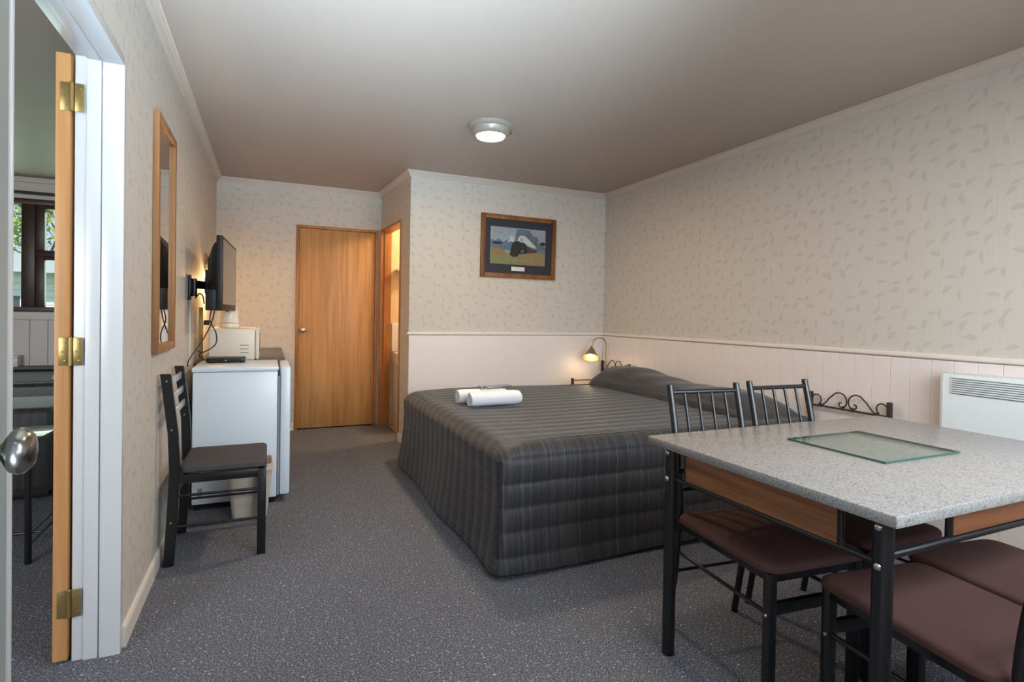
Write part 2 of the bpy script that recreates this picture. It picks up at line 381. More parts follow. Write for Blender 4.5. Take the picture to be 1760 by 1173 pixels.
# panelling below the dado
for (x0, x1) in ((XB+.001, XR-.002),):
    struct(box(x0, x1, YB-.008, YB-.0005, .075, ZD-.004, bev=.001), 'panel', 'panel_cream', wb)
y = YB-.012; proto = None; bw = .1005
while y-bw > YF:
    if proto is None:
        proto = struct(box(-.0085, -.0005, -bw+.0004, -.0004, .075, ZD-.004, bev=.0024), 'board', 'panel_cream', wr); proto.location = (XR, y, 0)
    else:
        o = proto.copy(); C.objects.link(o); o.location = (XR, y, 0)
    y -= bw
dado = [(E_, ZD+.002), (.014, ZD+.002), (.018, ZD+.008), (.018, ZD+.020), (.012, ZD+.027), (E_, ZD+.029)]
struct(moulding(3, dado), 'trim_dado_back', 'trim_cream'); struct(moulding(4, dado), 'trim_dado_right', 'trim_cream')

# ------------------------------------------------------------------ doors
KNOB = [(0, .062), (.012, .0615), (.020, .058), (.0255, .050), (.0265, .044), (.024, .036), (.016, .029), (.010, .024), (.009, .010), (.026, .008), (.030, .003), (.030, 0)]
def hinge(name, parent, z, x_plate_door, x_knuckle, x_plate_jamb, y, h=.09):
    """butt hinge lying open flat: two plates facing -Y and the knuckle between them"""
    m = MB(); m.rod((x_knuckle, y-.004, z-h/2), (x_knuckle, y-.004, z+h/2), .0058, 14); m.lathe([(0, .004), (.004, .003), (.0062, 0)], (x_knuckle, y-.004, z+h/2), 12)
    k = m.build(name, 'brass', parent)
    for x0, x1 in (x_plate_door, x_plate_jamb):
        p = box(x0, x1, y-.0022, y-.0002, z-h/2, z+h/2, bev=.0008).build('plate', 'brass', k)
        for dz in (-.03, 0, .03):
            MB().lathe([(0, .0016), (.0028, .0010), (.0036, 0)], ((x0+x1)/2+(.004 if dz else -.004), y-.0022, z+dz), 10, Matrix.Rotation(PI/2, 3, 'X')).build('screw', 'brass', k)
    return k
# far closed door
d1 = sroot('door_1')
box(FX0+.028, FX1-.028, YD+.012, YD+.048, .012, 1.985, bev=.0015).build('leaf', 'door_wood', d1)
for x0, x1 in ((FX0, FX0+.026), (FX1-.026, FX1)): box(x0, x1, YD-.012, YD+.1, 0, 2.012, bev=.002).build('jamb', 'frame_wood', d1)
box(FX0+.026, FX1-.026, YD-.012, YD+.1, 1.988, 2.012, bev=.002).build('head', 'frame_wood', d1)
MB().lathe(KNOB, (.758, YD+.012, .985), 28, Matrix.Rotation(PI/2, 3, 'X')).build('knob', 'nickel', d1)
for z in (.22, 1.0, 1.78):
    MB().rod((FX1-.027, YD+.010, z-.045), (FX1-.027, YD+.010, z+.045), .006, 12).build('hinge', 'brass', d1)
box(FX0, FX1, YD+.10, YD+.12, 0, 2.02).build('back_panel', 'door_wood', d1)
# bathroom doorway lining
d2 = sroot('door_2')
def lin(name, y0, y1, z0, z1, t0=-.010, t1=.10):
    m = MB(); skew(m, y0, y1, z0, z1, t0, t1); return m.build(name, 'frame_wood', d2, smooth=False)
lin('jamb', BY0, BY0+.024, 0, BZ); lin('jamb', BY1-.024, BY1, 0, BZ); lin('head', BY0+.024, BY1-.024, BZ-.024, BZ)
lin('stop', BY1-.036, BY1-.024, 0, BZ-.024, .030, .062); lin('stop', BY0+.024, BY0+.036, 0, BZ-.024, .030, .062)
m = MB(); m.box(xb(5.72)+.066, xb(5.72)+.086, BY1-.027, BY1-.024, .97, 1.05); m.build('strike_plate', 'brass', d2)
# doorway to next room, white lining, leaf folded right back against the far side of the wall
d3 = sroot('door_3')
for (nm, y0, y1) in (('jamb', DY1-.020, DY1), ('jamb', DY0, DY0+.020)): box(-.130, .004, y0, y1, 0, DZ, bev=.0015).build(nm, 'white_gloss', d3)
box(-.130, .004, DY0+.02, DY1-.02, DZ-.02, DZ, bev=.0015).build('head', 'white_gloss', d3)
for s_, yy in ((1, DY1-.020), (-1, DY0+.020)):
    y0, y1 = sorted((yy, yy-s_*.008)); box(-.098, -.058, y0, y1, 0, DZ-.02, bev=.0015).build('stop', 'white_gloss', d3)
    y0, y1 = sorted((yy, yy-s_*.013)); box(-.054, .006, y0, y1, 0, DZ-.02, bev=.002).build('lining', 'white_gloss', d3)
box(-.098, -.058, DY0+.028, DY1-.028, DZ-.028, DZ-.02, bev=.0015).build('stop', 'white_gloss', d3)
box(-.054, .006, DY0+.034, DY1-.034, DZ-.033, DZ-.02, bev=.002).build('lining', 'white_gloss', d3)
LY = DY1-.030
box(-.178, -.139, LY, LY+.76, .012, 1.978, bev=.0015).build('leaf', 'pine_edge', d3)
for z in (1.84, 1.02, .197): hinge('hinge', d3, z, (-.166, -.140), -.135, (-.129, -.103), LY)
# entry door standing open beside the camera
d4 = sroot('door_4')
box(.12, .16, .10, .862, .012, 1.985, bev=.002).build('leaf', 'entry_door_paint', d4)
kn = MB().lathe([(r_, z_*.76) for r_, z_ in KNOB], (.16, .795, .998), 40, Matrix.Rotation(PI/2, 3, 'Y')).build('knob', 'satin_knob', d4)
for x0, x1 in ((EX0-.001, EX0+.008), (EX1-.02, EX1+.001)): box(x0, x1, -.05, YF+.004, 0, 2.0, bev=.0015).build('jamb', 'white_gloss', d4)
box(EX0+.008, EX1-.02, -.05, YF+.004, 1.985, 2.0, bev=.0015).build('head', 'white_gloss', d4)

# ------------------------------------------------------------------ windows
def window(name, x0, x1, y0, y1, z0, z1, posts, rails, mat, fw=.05):
    r = sroot(name)
    box(x0, x1, y0, y1, z0, z0+fw, bev=.003).build('sill_frame', mat, r); box(x0, x1, y0, y1, z1-fw, z1, bev=.003).build('head_frame', mat, r)
    for a, b in [(x0, x0+fw), (x1-fw, x1)] + posts: box(a, b, y0, y1, z0+fw, z1-fw, bev=.003).build('mullion', mat, r)
    for a, b, za, zb in rails: box(a, b, y0+.01, y1-.01, za, zb, bev=.003).build('transom', mat, r)
    return r
w1 = window('window_1', NX0, NX1, NY+.02, NY+.09, NZ0, NZ1, [(-1.72, -1.615), (-2.35, -2.29)], [(-1.615, NX1+.0-.05, 1.655, 1.715)], 'frame_brown')
for x0, x1, z0, z1 in ((-2.29, -1.72, NZ0+.05, NZ1-.05), (-1.615, -1.0, 1.715, NZ1-.05), (-1.615, -1.0, NZ0+.05, 1.655), (-2.70, -2.35, NZ0+.05, NZ1-.05)):
    p = box(x0, x1, NY+.05, NY+.055, z0, z1).build('pane', 'pane', w1, smooth=False)
for x0, x1, z0, z1 in ((-1.615, -1.0, 1.715, NZ1-.05), (-1.615, -1.0, NZ0+.05, 1.655)):   # opening sashes
    t = .035
    f = box(x0, x0+t*2, NY+.03, NY+.08, z0, z1, bev=.003).build('sash_stile', 'frame_brown', w1)
    box(x1-t, x1, NY+.03, NY+.08, z0, z1, bev=.003).build('sash_stile', 'frame_brown', w1)
    box(x0+2*t, x1-t, NY+.03, NY+.08, z1-t, z1, bev=.003).build('sash_rail', 'frame_brown', w1)
w2 = window('window_2', WX0, WX1, -.03, .05, WZ0, WZ1, [(2.23, 2.28)], [], 'white_gloss')
for x0, x1 in ((WX0+.05, 2.23), (2.28, WX1-.05)): box(x0, x1, .0, .005, WZ0+.05, WZ1-.05).build('pane', 'pane', w2, smooth=False)

w3 = window('window_3_added', NFX0, NFX1, -.03, .05, WZ0, WZ1, [(-1.825, -1.775)], [], 'white_gloss')  # unseen window, added to let light into the next room
for x0, x1 in ((NFX0+.05, -1.825), (-1.775, NFX1-.05)): box(x0, x1, .0, .005, WZ0+.05, WZ1-.05).build('pane', 'pane', w3, smooth=False)

# ------------------------------------------------------------------ bed
BX0, BX1, BYN, BYF, BZT = 1.385, 3.40, 2.215, 4.135, .585
bed = thing('double_bed', 'wide double bed under a quilted charcoal pinstripe bedspread reaching the carpet', 'bed', (BX0, BYN, 0))
def addp(o, p): o.parent = p; o.matrix_parent_inverse = p.matrix_world.inverted() if False else Matrix.Translation(-p.location); return o
addp(box(BX0+.06, BX1, BYN+.06, BYF-.06, .06, .34, bev=.02).build('base', 'black_throw'), bed)
addp(box(BX0+.05, BX1, BYN+.05, BYF-.05, .345, .55, bev=.03).build('mattress', 'towel'), bed)
for lx in (BX0+.2, BX1-.2):
    for ly in (BYN+.2, BYF-.2): addp(MB().rod((lx, ly, 0), (lx, ly, .06), .025, 12).build('leg', 'black_plastic'), bed)
def puff(t, p, a): return a*(abs(math.sin(PI*t/p))**.55 - .75)
def make_spread():
    m = MB(); per = []
    # perimeter parameter: foot side (x=BX0) plus the two long sides; the head end is straight
    def ring(inset, z, flare=0, rc=.05):
        """rounded rectangle, counter-clockwise; head end corners square"""
        x0, x1, y0, y1 = BX0+inset-flare, BX1+.02, BYN+inset-flare, BYF-inset+flare; r = max(.004, rc)
        pts = []
        NX, NYY, NCc = 120, 130, 8
        for i in range(NX): pts.append((x1+(x0+r-x1)*i/NX, y1))
        for i in range(NCc): a = PI/2+PI/2*i/NCc; pts.append((x0+r+r*math.cos(a), y1-r+r*math.sin(a)))
        for i in range(NYY): pts.append((x0, y1-r+(y0+r-y1+r)*i/NYY))
        for i in range(NCc): a = PI+PI/2*i/NCc; pts.append((x0+r+r*math.cos(a), y0+r+r*math.sin(a)))
        for i in range(NX+1): pts.append((x0+r+(x1-x0-r)*i/NX, y0))
        return [Vector((p[0], p[1], z)) for p in pts]
    zs = [.018]; 
    while zs[-1] < BZT-.075: zs.append(zs[-1]+.0085)
    rings = []; P = .107
    def disp(p, nrm, amt): return p + nrm*amt
    def normal(p, x0, y0, y1):
        # outward direction in plan
        dx = max(0, (x0+.09)-p.x); dy = 0
        if p.y < y0+.09: dy = p.y-(y0+.09)
        elif p.y > y1-.09: dy = p.y-(y1-.09)
        n = Vector((-dx, dy, 0)); return n.normalized() if n.length > 1e-6 else Vector((0, 0, 0))
    for z in zs:
        t = (z-.018)/(BZT-.09); fl = .028*(1-t)**1.5 - .008*math.sin(PI*t)
        ro = ring(0, z, fl, .045)
        out = []
        for p in ro:
            n = normal(p, BX0-fl, BYN-fl, BYF+fl); wx, wy = n.x**2, n.y**2
            am = wy*puff(z+.02, P, .014) + wx*puff(p.y-BYN, P, .008)
            am += .010*math.sin(p.x*5.1+z*7)*wy*(1-t) + .012*math.sin(p.y*6.3+1+z*4)*wx*(1-t)
            q = p + n*am
            q.z += .010*math.sin(p.x*3.1+p.y*2.3)*(1-t)**3 + (.012*(1-t)**2)
            out.append(q)
        rings.append(out)
    K = 9; Rr = .085
    for i in range(1, K+1):
        a = PI/2*i/K; ins = Rr*(1-math.cos(a)); z = BZT-Rr+Rr*math.sin(a) if i else 0
        ro = ring(ins, z, 0, .045+.05*math.sin(a)); out = []
        for p in ro:
            n = normal(p, BX0+ins, BYN+ins, BYF-ins); wx, wy = n.x**2, n.y**2; u = math.sin(a)
            side = (wy*puff(z+.02, P, .014)+wx*puff(p.y-BYN, P, .008))*(1-u)
            out.append(p + n*side + Vector((0, 0, u*puff(p.y-BYN, P, .007))))
        rings.append(out)
    m.loops(rings, False, False)
    # top sheet: grid filling the last ring's interior
    R = rings[-1]; x0 = BX0+Rr; y0, y1 = BYN+Rr, BYF-Rr
    g = []; NXg, NYg = 96, 150
    for i in range(NXg+1):
        row = []
        for j in range(NYg+1):
            xx = x0-.01+(BX1+.02-x0+.01)*i/NXg; yy = y0-.01+(y1-y0+.02)*j/NYg
            cx_, cy_ = max(0, (x0+.09)-xx), max(0, (y0+.09)-yy, yy-(y1-.09))
            if cx_ > 0 and cy_ > 0:
                rr = math.hypot(cx_, cy_)
                if rr > .10: sc = .10/rr; xx = x0+.09-cx_*sc; yy = (y0+.09-cy_*sc) if yy < (y0+y1)/2 else (y1-.09+cy_*sc)
            soft = .010*math.sin(xx*2.2+.4)*math.sin(yy*2.6) 
            row.append(m.bm.verts.new((xx, yy, BZT - .0005 + puff(yy-BYN, P, .007) + soft*min(1, (xx-x0)*4+.0))))
        g.append(row)
    for i in range(NXg):
        for j in range(NYg):
            m.bm.faces.new((g[i][j], g[i+1][j], g[i+1][j+1], g[i][j+1]))
    return m
sp_ = addp(make_spread().build('bedspread', 'spread', ang=80), bed)
# corner seam of the boxed spread
m = MB(); m.tube([(BX0-.006+.012*t, BYN-.006+.012*t, .06+.46*t) for t in [i/10 for i in range(11)]], .0035, 8); addp(m.build('corner_seam', 'black_throw'), bed)
# pillows under the turned-up spread
def pillow_hump(y):
    t = (y-2.30)/(4.08-2.30)
    if t <= 0 or t >= 1: return 0
    e = min(1, t/.14)**.6*min(1, (1-t)/.10)**.55
    return e*(.128 + .052*math.exp(-((t-.80)/.17)**2) - .012*math.exp(-((t-.42)/.10)**2))
m = MB(); rings = []
NYp, NA = 110, 26
for j in range(NYp+1):
    y = 2.285+(4.095-2.285)*j/NYp; h = pillow_hump(y); r = []
    for k_ in range(NA):
        a = PI*k_/(NA-1); ca, sa = math.cos(a), math.sin(a)
        xx = 3.19 - .235*math.copysign(abs(ca)**.8, ca)*(.80+.20*min(1, h/.1)); zz = BZT-.004 + h*sa**.75 + .004*math.sin(y*22+xx*9)*sa
        r.append((xx, y, zz))
    r += [(3.42, y, BZT-.03), (2.96, y, BZT-.03)]
    rings.append(r)
m.loops(rings); addp(m.build('pillow_cover', 'spread', ang=70), bed)

# towels on the bed
def towel(name, label, loc, rz, L, R0, seed):
    m = MB(); rnd = random.Random(seed); th = .013; turns = 3.0
    N_ = 84; outer = []; inner = []
    for i in range(N_+1):
        t = i/N_; a = 2*PI*turns*t; rr = .012+(R0-.012)*t
        outer.append((rr*math.cos(a), rr*math.sin(a))); inner.append(((rr-th*.8)*math.cos(a), (rr-th*.8)*math.sin(a)))
    poly = outer + inner[::-1]; K = 10; rings = []
    for q in range(K+1):
        t = q/K; x = -L/2+L*t; sag = 1-.06*math.sin(PI*t); e = 1-.14*(abs(2*t-1)**10)
        rings.append([(x+.004*math.sin(2*math.atan2(p[1], p[0])+seed), p[0]*sag*e, R0+p[1]*sag*e*.93) for p in poly])
    m.loops(rings)
    o = m.build(name, 'towel', ang=60); o.location = loc; o.rotation_euler = (0, 0, rz)
    return tag(o, label, 'towel', 'rolled white towels on the bed')
towel('rolled_towel', 'front white rolled towel lying on the charcoal bedspread, the longer one', (1.775, 3.245, BZT-.008), .03, .345, .060, 1)
towel('rolled_towel', 'white rolled towel half hidden behind the longer rolled towel on the bed', (1.735, 3.378, BZT-.008), .0, .335, .059, 2)
m = MB(); m.box(-.11, .11, -.035, .035, 0, .014, bev=.004); pk = m.build('amenity_packet', 'clear_plastic')
m = MB(); m.box(-.06, .05, -.02, .02, .004, .010, bev=.002); m.build('sachet', 'slat_silver', pk)
m = MB(); m.box(-.11, -.104, -.035, .035, .001, .018, bev=.001); m.build('seal', 'seal_grey', pk)
pk.location = (1.83, 3.378, BZT+.0955); pk.rotation_euler = (0, -.03, .05)
tag(pk, 'clear plastic sachet packet lying on top of the rolled towels', 'packet')

# ------------------------------------------------------------------ bedside tables of wrought iron
def spiral(c, r0, r1, a0, a1, n=22):
    return [(c[0]+(r0+(r1-r0)*i/n)*math.cos(a0+(a1-a0)*i/n), c[1]+(r0+(r1-r0)*i/n)*math.sin(a0+(a1-a0)*i/n)) for i in range(n+1)]
def bedside(label, y0, y1, cut=0):
    t = thing('bedside_table', label, 'bedside table', (3.325, (y0+y1)/2, 0), 0, 'wrought iron bedside tables'); hw = (y1-y0)/2
    fh = hw-cut                                   # the shelf stops short of the bed
    for xx, top in ((.185, .730), (-.155, .562)):
        for s_ in (-1, 1):
            yy = s_*hw if (s_ < 0 or xx > 0) else fh
            MB().box(xx-.011, xx+.011, yy-.011, yy+.011, 0, top, bev=.002).build('post', 'iron_brown', t)
    box(-.165, .195, -hw+.012, fh-.012, .470, .486, bev=.003).build('top', 'frame_brown', t)
    MB().rod((.185, -hw, .650), (.185, hw, .650), .006).build('back_rail', 'iron_brown', t)
    for s_ in (-1, 1): MB().rod((-.155, -hw if s_ < 0 else fh, .540), (.185, -hw if s_ < 0 else fh, .540), .005).build('side_rail', 'iron_brown', t)
    MB().rod((-.155, -hw, .455), (-.155, fh, .455), .006).build('front_rail', 'iron_brown', t)
    z0 = .656
    for s_ in (-1, 1):
        # S scroll: big curl near the middle, tail dropping towards the post, and a small C against the post
        c = (.052, z0+.040); pts = spiral(c, .014, .046, -.3*PI, 1.15*PI+PI*.0, 26)[::1]
        big = spiral(c, .012, .044, -PI*.55, PI*1.0-PI*2.6, 30)
        big = spiral(c, .016, .047, PI*.1, PI*.1-PI*1.9, 30)[::-1]
        arc = [(.010+.0*i, 0) for i in range(0)]
        top = [(c[0]+.047*math.cos(a), c[1]+.047*math.sin(a)) for a in [PI*(1.35-1.15*i/16) for i in range(17)]]
        tail = [(c[0]+.047*math.cos(PI*.2)+.012*(i+1), c[1]+.047*math.sin(PI*.2)-.0115*(i+1)*(1.1 if i > 1 else .9)) for i in range(5)]
        end = [(tail[-1][0]+.012, z0+.003), (tail[-1][0]+.024, z0+.004)]
        curl = spiral((c[0]-.012, z0+.022), .020, .007, PI*1.15, PI*2.6, 16)
        path = curl[::-1] + top + tail + end
        m = MB(); m.tube([(.185, s_*p[0], p[1]) for p in path], .0042, 8); m.build('scroll', 'iron_brown', t)
        cc = (hw-.040, z0+.030); sm = [(cc[0]+.030*math.cos(a), cc[1]+.030*math.sin(a)) for a in [PI*(.05+1.3*i/18) for i in range(19)]]
        m = MB(); m.tube([(.185, s_*p[0], p[1]) for p in sm], .0038, 8); m.build('small_scroll', 'iron_brown', t)
    return t
bedside('scrolled iron bedside table beside the wall heater, at the pillow end of the bed', 1.875, 2.345, .17)
bedside('scrolled iron bedside table in the corner below the lit brass lamp', 4.215, 4.66)

# bedside lamp, brass with glowing shade
def cone_lamp(t, shade_c, tilt_rot, r0=.028, r1=.084, h=.10, mat='brass'):
    prof = [(.010, h+.020), (.014, h+.012), (.016, h), (r0, h-.008), (r1*.62, h*.42), (r1, 0), (r1-.004, .001), (r1*.62-.004, h*.42), (r0-.004, h-.012), (.008, h-.012)]
    sh = MB().lathe(prof, shade_c, 32, tilt_rot).build('shade', mat, t)
    b = MB().lathe([(0, -.006), (.020, 0), (.032, .012), (.034, .026), (.018, .056), (.012, .085)], shade_c, 20, tilt_rot).build('bulb', 'bulb_glow', t)
    return sh
lt = thing('bedside_lamp', 'lit brass gooseneck lamp standing in the corner by the bed', 'lamp', (3.488, 4.57, .486))
MB().lathe([(0, .022), (.02, .022), (.05, .014), (.062, .006), (.064, 0), (0, 0)], (0, 0, 0), 32).build('base', 'brass', lt)
arc = [(-.0775+.0775*math.cos(a), 0, .400+.075*math.sin(a)) for a in [PI*i/20 for i in range(0, 20)]]
MB().tube([(0, 0, .015), (0, 0, .2)] + [(0, 0, .33)] + arc + [(-.158, 0, .40), (-.165, 0, .385)], .0055, 12).build('neck', 'brass', lt)
tr = Matrix.Rotation(-.42, 3, 'X') @ Matrix.Rotation(.30, 3, 'Y')
cone_lamp(lt, Vector((-.165, 0, .385)) - tr @ Vector((0, 0, .118)), tr)
light('bedside_lamp_light', 'POINT', (3.488-.215, 4.53, .486+.225), .8, (1, .74, .42), shadow_soft_size=.05)

# ------------------------------------------------------------------ dining table
TX0, TX1, TY0, TY1, TZ = 1.685, 2.935, .735, 1.582, .745
tb = thing('dining_table', 'dining table with speckled grey laminate top, wood apron and black tube legs', 'table', ((TX0+TX1)/2, (TY0+TY1)/2, 0))
def at(mb, name, mat, root, **kw): return addp(mb.build(name, mat, **kw), root)
at(box(TX0, TX1, TY0, TY1, TZ-.028, TZ, bev=.004), 'tabletop', 'laminate', tb)
lx0, lx1, ly0, ly1 = TX0+.045, TX1-.045, TY0+.055, TY1-.077
for x in (lx0, lx1):
    for y in (ly0, ly1):
        leg = at(MB().rod((x, y, 0), (x, y, TZ-.028), .0215, 24), 'leg', 'black_metal', tb)
        sx, syy = (-1 if x < 2.3 else 1), (-1 if y < 1.1 else 1)
        for z in (.61, .70): at(MB().lathe([(0, .005), (.005, .0045), (.008, .002), (.009, 0)], (x+sx*.0205, y, z), 14, Matrix.Rotation(sx*PI/2, 3, 'Y')), 'bolt', 'chrome', tb)
RZ = .612
for x in (lx0, lx1):
    at(MB().rod((x, ly0, RZ), (x, ly1, RZ), .008), 'lower_rail', 'black_metal', tb)
    for y in (ly0+.10, ly1-.07): at(MB().rod((x, y, RZ), (x, y, TZ-.028), .007), 'spindle', 'black_metal', tb)
    at(box(x-.007, x+.007, ly0+.107, ly1-.077, RZ+.008, TZ-.030, bev=.001), 'apron_panel', 'apron_wood', tb)
for y in (ly0, ly1):
    at(MB().rod((lx0, y, RZ+.018), (lx1, y, RZ+.018), .010), 'lower_rail', 'black_metal', tb)
    for x in (lx0+.25, lx1-.25): at(MB().rod((x, y, RZ+.018), (x, y, TZ-.028), .008), 'spindle', 'black_metal', tb)
    at(box(lx0+.258, lx1-.258, y-.007, y+.007, RZ+.030, TZ-.030, bev=.001), 'apron_panel', 'apron_wood_x_shaded', tb)  # darker copy of the apron wood, shade put into its colour
# glass placemat on table
gm = thing('glass_placemat', 'square clear green-edged glass mat lying on the speckled table top', 'mat', (2.295, 1.19, TZ+.0008))
box(-.185, .185, -.165, .165, 0, .006).build('plate', 'glass_green', gm, smooth=False)
for (x0, x1, y0, y1) in ((-.187, -.185, -.165, .165), (.185, .187, -.165, .165), (-.187, .187, -.167, -.165), (-.187, .187, .165, .167)):
    box(x0, x1, y0, y1, 0, .006).build('edge', 'glass_edge', gm, smooth=False)

# ------------------------------------------------------------------ dining chairs (local: facing -Y, origin under seat centre)
def cushion(x0, x1, y0, y1, z0, z1, r=.05, crown=.012, edge=.014):
    m = MB(); rings = []
    def rr(ins, z, cr=0):
        a, b, c, d = x0+ins, x1-ins, y0+ins, y1-ins; q = max(.006, r-ins); pts = []
        for (cx_, cy_, a0) in ((b-q, d-q, 0), (a+q, d-q, PI/2), (a+q, c+q, PI), (b-q, c+q, 1.5*PI)):
            for i in range(7): an = a0+PI/2*i/6; pts.append((cx_+q*math.cos(an), cy_+q*math.sin(an), z))
        return pts
    rings.append(rr(.012, z0)); rings.append(rr(0, z0+.006)); rings.append(rr(0, z1-edge))
    for i in range(1, 5): an = PI/2*i/4; rings.append(rr(edge*1.6*(1-math.cos(an)), z1-edge+edge*math.sin(an)))
    w_ = min(x1-x0, y1-y0)/2
    for i in range(1, 6): t = i/6; rings.append(rr(edge*1.6+(w_-edge*1.6-.01)*t, z1+crown*(1-(1-t)**2)))
    m.loops(rings); return m
def bez(p0, p1, p2, n=10): return [tuple(((1-t)**2*a+2*t*(1-t)*b+t*t*c) for a, b, c in zip(p0, p1, p2)) for t in [i/n for i in range(n+1)]]
def make_chair(label):
    t = thing('dining_chair', label, 'chair', group='brown dining chairs around the table')
    cushion(-.195, .195, -.21, .245, .4255, .456).build('seat', 'brown_seat', t)
    hw = .155
    for s_ in (-1, 1):
        path = [(s_*hw, .325, 0), (s_*hw, .290, .20), (s_*hw, .268, .40)] + bez((s_*hw, .264, .46), (s_*hw, .270, .62), (s_*hw, .345, .905), 8)
        leg = MB().tube(path, .0125, 16).build('rear_leg', 'black_metal', t)
        MB().lathe([(.0125, 0), (.011, .004), (0, .006)], (s_*hw, .345, .905), 16).build('cap', 'black_plastic', leg)
        MB().box(s_*.165-.014, s_*.165+.014, -.195, -.167, 0, .425, bev=.003).build('front_leg', 'black_metal', t)
        MB().box(s_*.165-.009, s_*.165+.009, -.18, .268, .398, .425, bev=.002).build('seat_rail', 'black_metal', t)
        MB().rod((s_*.165, -.18, .300), (s_*hw, .280, .300), .0065).build('side_stretcher', 'black_metal', t)
        for yy in (-.18, ): MB().lathe([(0, .004), (.004, .0035), (.006, 0)], (s_*.179, yy, .300), 10, Matrix.Rotation(s_*PI/2, 3, 'Y')).build('bolt', 'chrome', t)
    MB().box(-.165, .165, -.190, -.172, .300, .335, bev=.002).build('front_stretcher', 'black_metal', t)
    MB().box(-.165, .165, -.190, -.172, .398, .425, bev=.002).build('seat_rail', 'black_metal', t)
    MB().rod((-hw, .287, .22), (hw, .287, .22), .0065).build('rear_stretcher', 'black_metal', t)
    def back(z): return .268+(.345-.268)*max(0, (z-.52)/(.905-.52))**1.35
    MB().rod((-hw, back(.880), .880), (hw, back(.880), .880), .0085).build('top_rail', 'black_metal', t)
    MB().rod((-hw, back(.53), .53), (hw, back(.53), .53), .0085).build('lower_back_rail', 'black_metal', t)
    for i in range(4):
        x = -hw+2*hw*(i+1)/5; MB().tube([(x, back(.53+.35*q/5), .53+.35*q/5) for q in range(6)], .0058, 10).build('spindle', 'black_metal', t)
    return t
ch = make_chair('brown padded dining chair with spindle back, against the bed, next to the table corner leg')
ch.location = (1.977, 1.314, 0); ch.rotation_euler = (0, 0, math.radians(-5))
for lab, loc, rz in (('brown padded dining chair with spindle back, on the bed side nearest the heater wall', (2.404, 1.322, 0), -2.5),
                     ('brown padded dining chair tucked under the table opposite the bed, by the corner leg', (2.014, .818, 0), 180-8),
                     ('brown padded dining chair tucked under the table opposite the bed, nearest the heater wall', (2.432, .835, 0), 180-7)):
    o = copy_tree(ch); o.location = loc; o.rotation_euler = (0, 0, math.radians(rz)); o['label'] = lab

# ------------------------------------------------------------------ chair by the left wall (local: facing +X)
t = thing('side_chair', 'black metal chair with ladder back and grey seat standing against the papered wall', 'chair', (.255, 3.085, 0), 0)
cushion(-.17, .195, -.20, .20, .412, .448, .03, .010).build('seat', 'grey_seat', t)
for s_ in (-1, 1):
    yy = s_*.205
    pth = [(-.207, 0), (-.195, .20), (-.185, .42), (-.192, .60), (-.222, .86), (-.225, .872)]
    m = MB(); 
    rings = [[(x-.021, yy-.013, z), (x+.021, yy-.013, z), (x+.021, yy+.013, z), (x-.021, yy+.013, z)] for x, z in pth]
    m.loops(rings); bmesh.ops.bevel(m.bm, geom=[e for e in m.bm.edges], offset=.003, segments=1, affect='EDGES'); leg = m.build('rear_leg', 'black_metal', t)
    for z in (.84, .62, .20): MB().lathe([(0, .004), (.004, .0035), (.006, 0)], (-.197 if z < .7 else -.218, yy-.013, z), 10, Matrix.Rotation(PI/2, 3, 'X')).build('bolt', 'chrome', leg)
    MB().box(.155, .193, yy-.013, yy+.013, 0, .412, bev=.003).build('front_leg', 'black_metal', t)
    MB().box(-.185, .175, yy-.010, yy+.010, .372, .412, bev=.003).build('seat_rail', 'black_metal', t)
    for z in (.315, .175): MB().rod((-.190, yy, z), (.172, yy, z), .0065).build('side_stretcher', 'black_metal', t)
for x in (-.180, .172): MB().box(x-.010, x+.010, -.205, .205, .378, .412, bev=.003).build('cross_rail', 'black_metal', t)
MB().rod((-.190, -.2, .30), (-.190, .2, .30), .0065).build('rear_stretcher', 'black_metal', t)
for z, x in ((.825, -.217), (.755, -.209), (.685, -.201)):
    MB().box(x-.006, x+.006, -.195, .195, z-.016, z+.016, bev=.003).build('slat', 'slat_silver', t)

# ------------------------------------------------------------------ waste bin
t = thing('waste_bin', 'small beige plastic waste bin standing beside the white fridge', 'bin', (.365, 3.465, 0))
rings = []
def sq(h, z, r=.03):
    pts = []
    for cx_, cy_, a0 in ((h-r, h-r, 0), (-h+r, h-r, PI/2), (-h+r, -h+r, PI), (h-r, -h+r, 1.5*PI)):
        for i in range(6): an = a0+PI/2*i/5; pts.append((cx_+r*math.cos(an), cy_+r*math.sin(an), z))
    return pts
MB().loops([sq(.088, .001), sq(.113, .265), sq(.115, .305), sq(.110, .305), sq(.108, .265), sq(.083, .006)]).build('body', 'bin_beige', t)
MB().loops([sq(.1135, .265), sq(.121, .268), sq(.121, .282), sq(.1145, .284)], False, False).build('rim', 'bin_beige', t)

# ------------------------------------------------------------------ fridge (door faces +X)
fr = thing('bar_fridge', 'white waist-high bar fridge standing against the left wall', 'fridge', (.30, 3.86, 0))
box(-.245, .205, -.245, .245, .035, .801, bev=.008).build('body', 'fridge_white', fr)
box(-.250, .210, -.250, .250, .802, .830, bev=.008).build('top_panel', 'fridge_white', fr)
box(.207, .219, -.240, .240, .045, .770).build('seal', 'seal_grey', fr)
dr = box(.221, .278, -.248, .248, .045, .826, bev=.012).build('door', 'fridge_white', fr)
box(.272, .283, -.235, -.215, .45, .70, bev=.003).build('handle', 'seal_grey', dr)
for x in (-.22, .18):
    for y in (-.21, .21): MB().rod((x, y, 0), (x, y, .036), .018, 14).build('foot', 'black_plastic', fr)
box(-.215, -.19, -.2462, -.2452, .07, .13).build('rating_plate', 'seal_grey', fr)
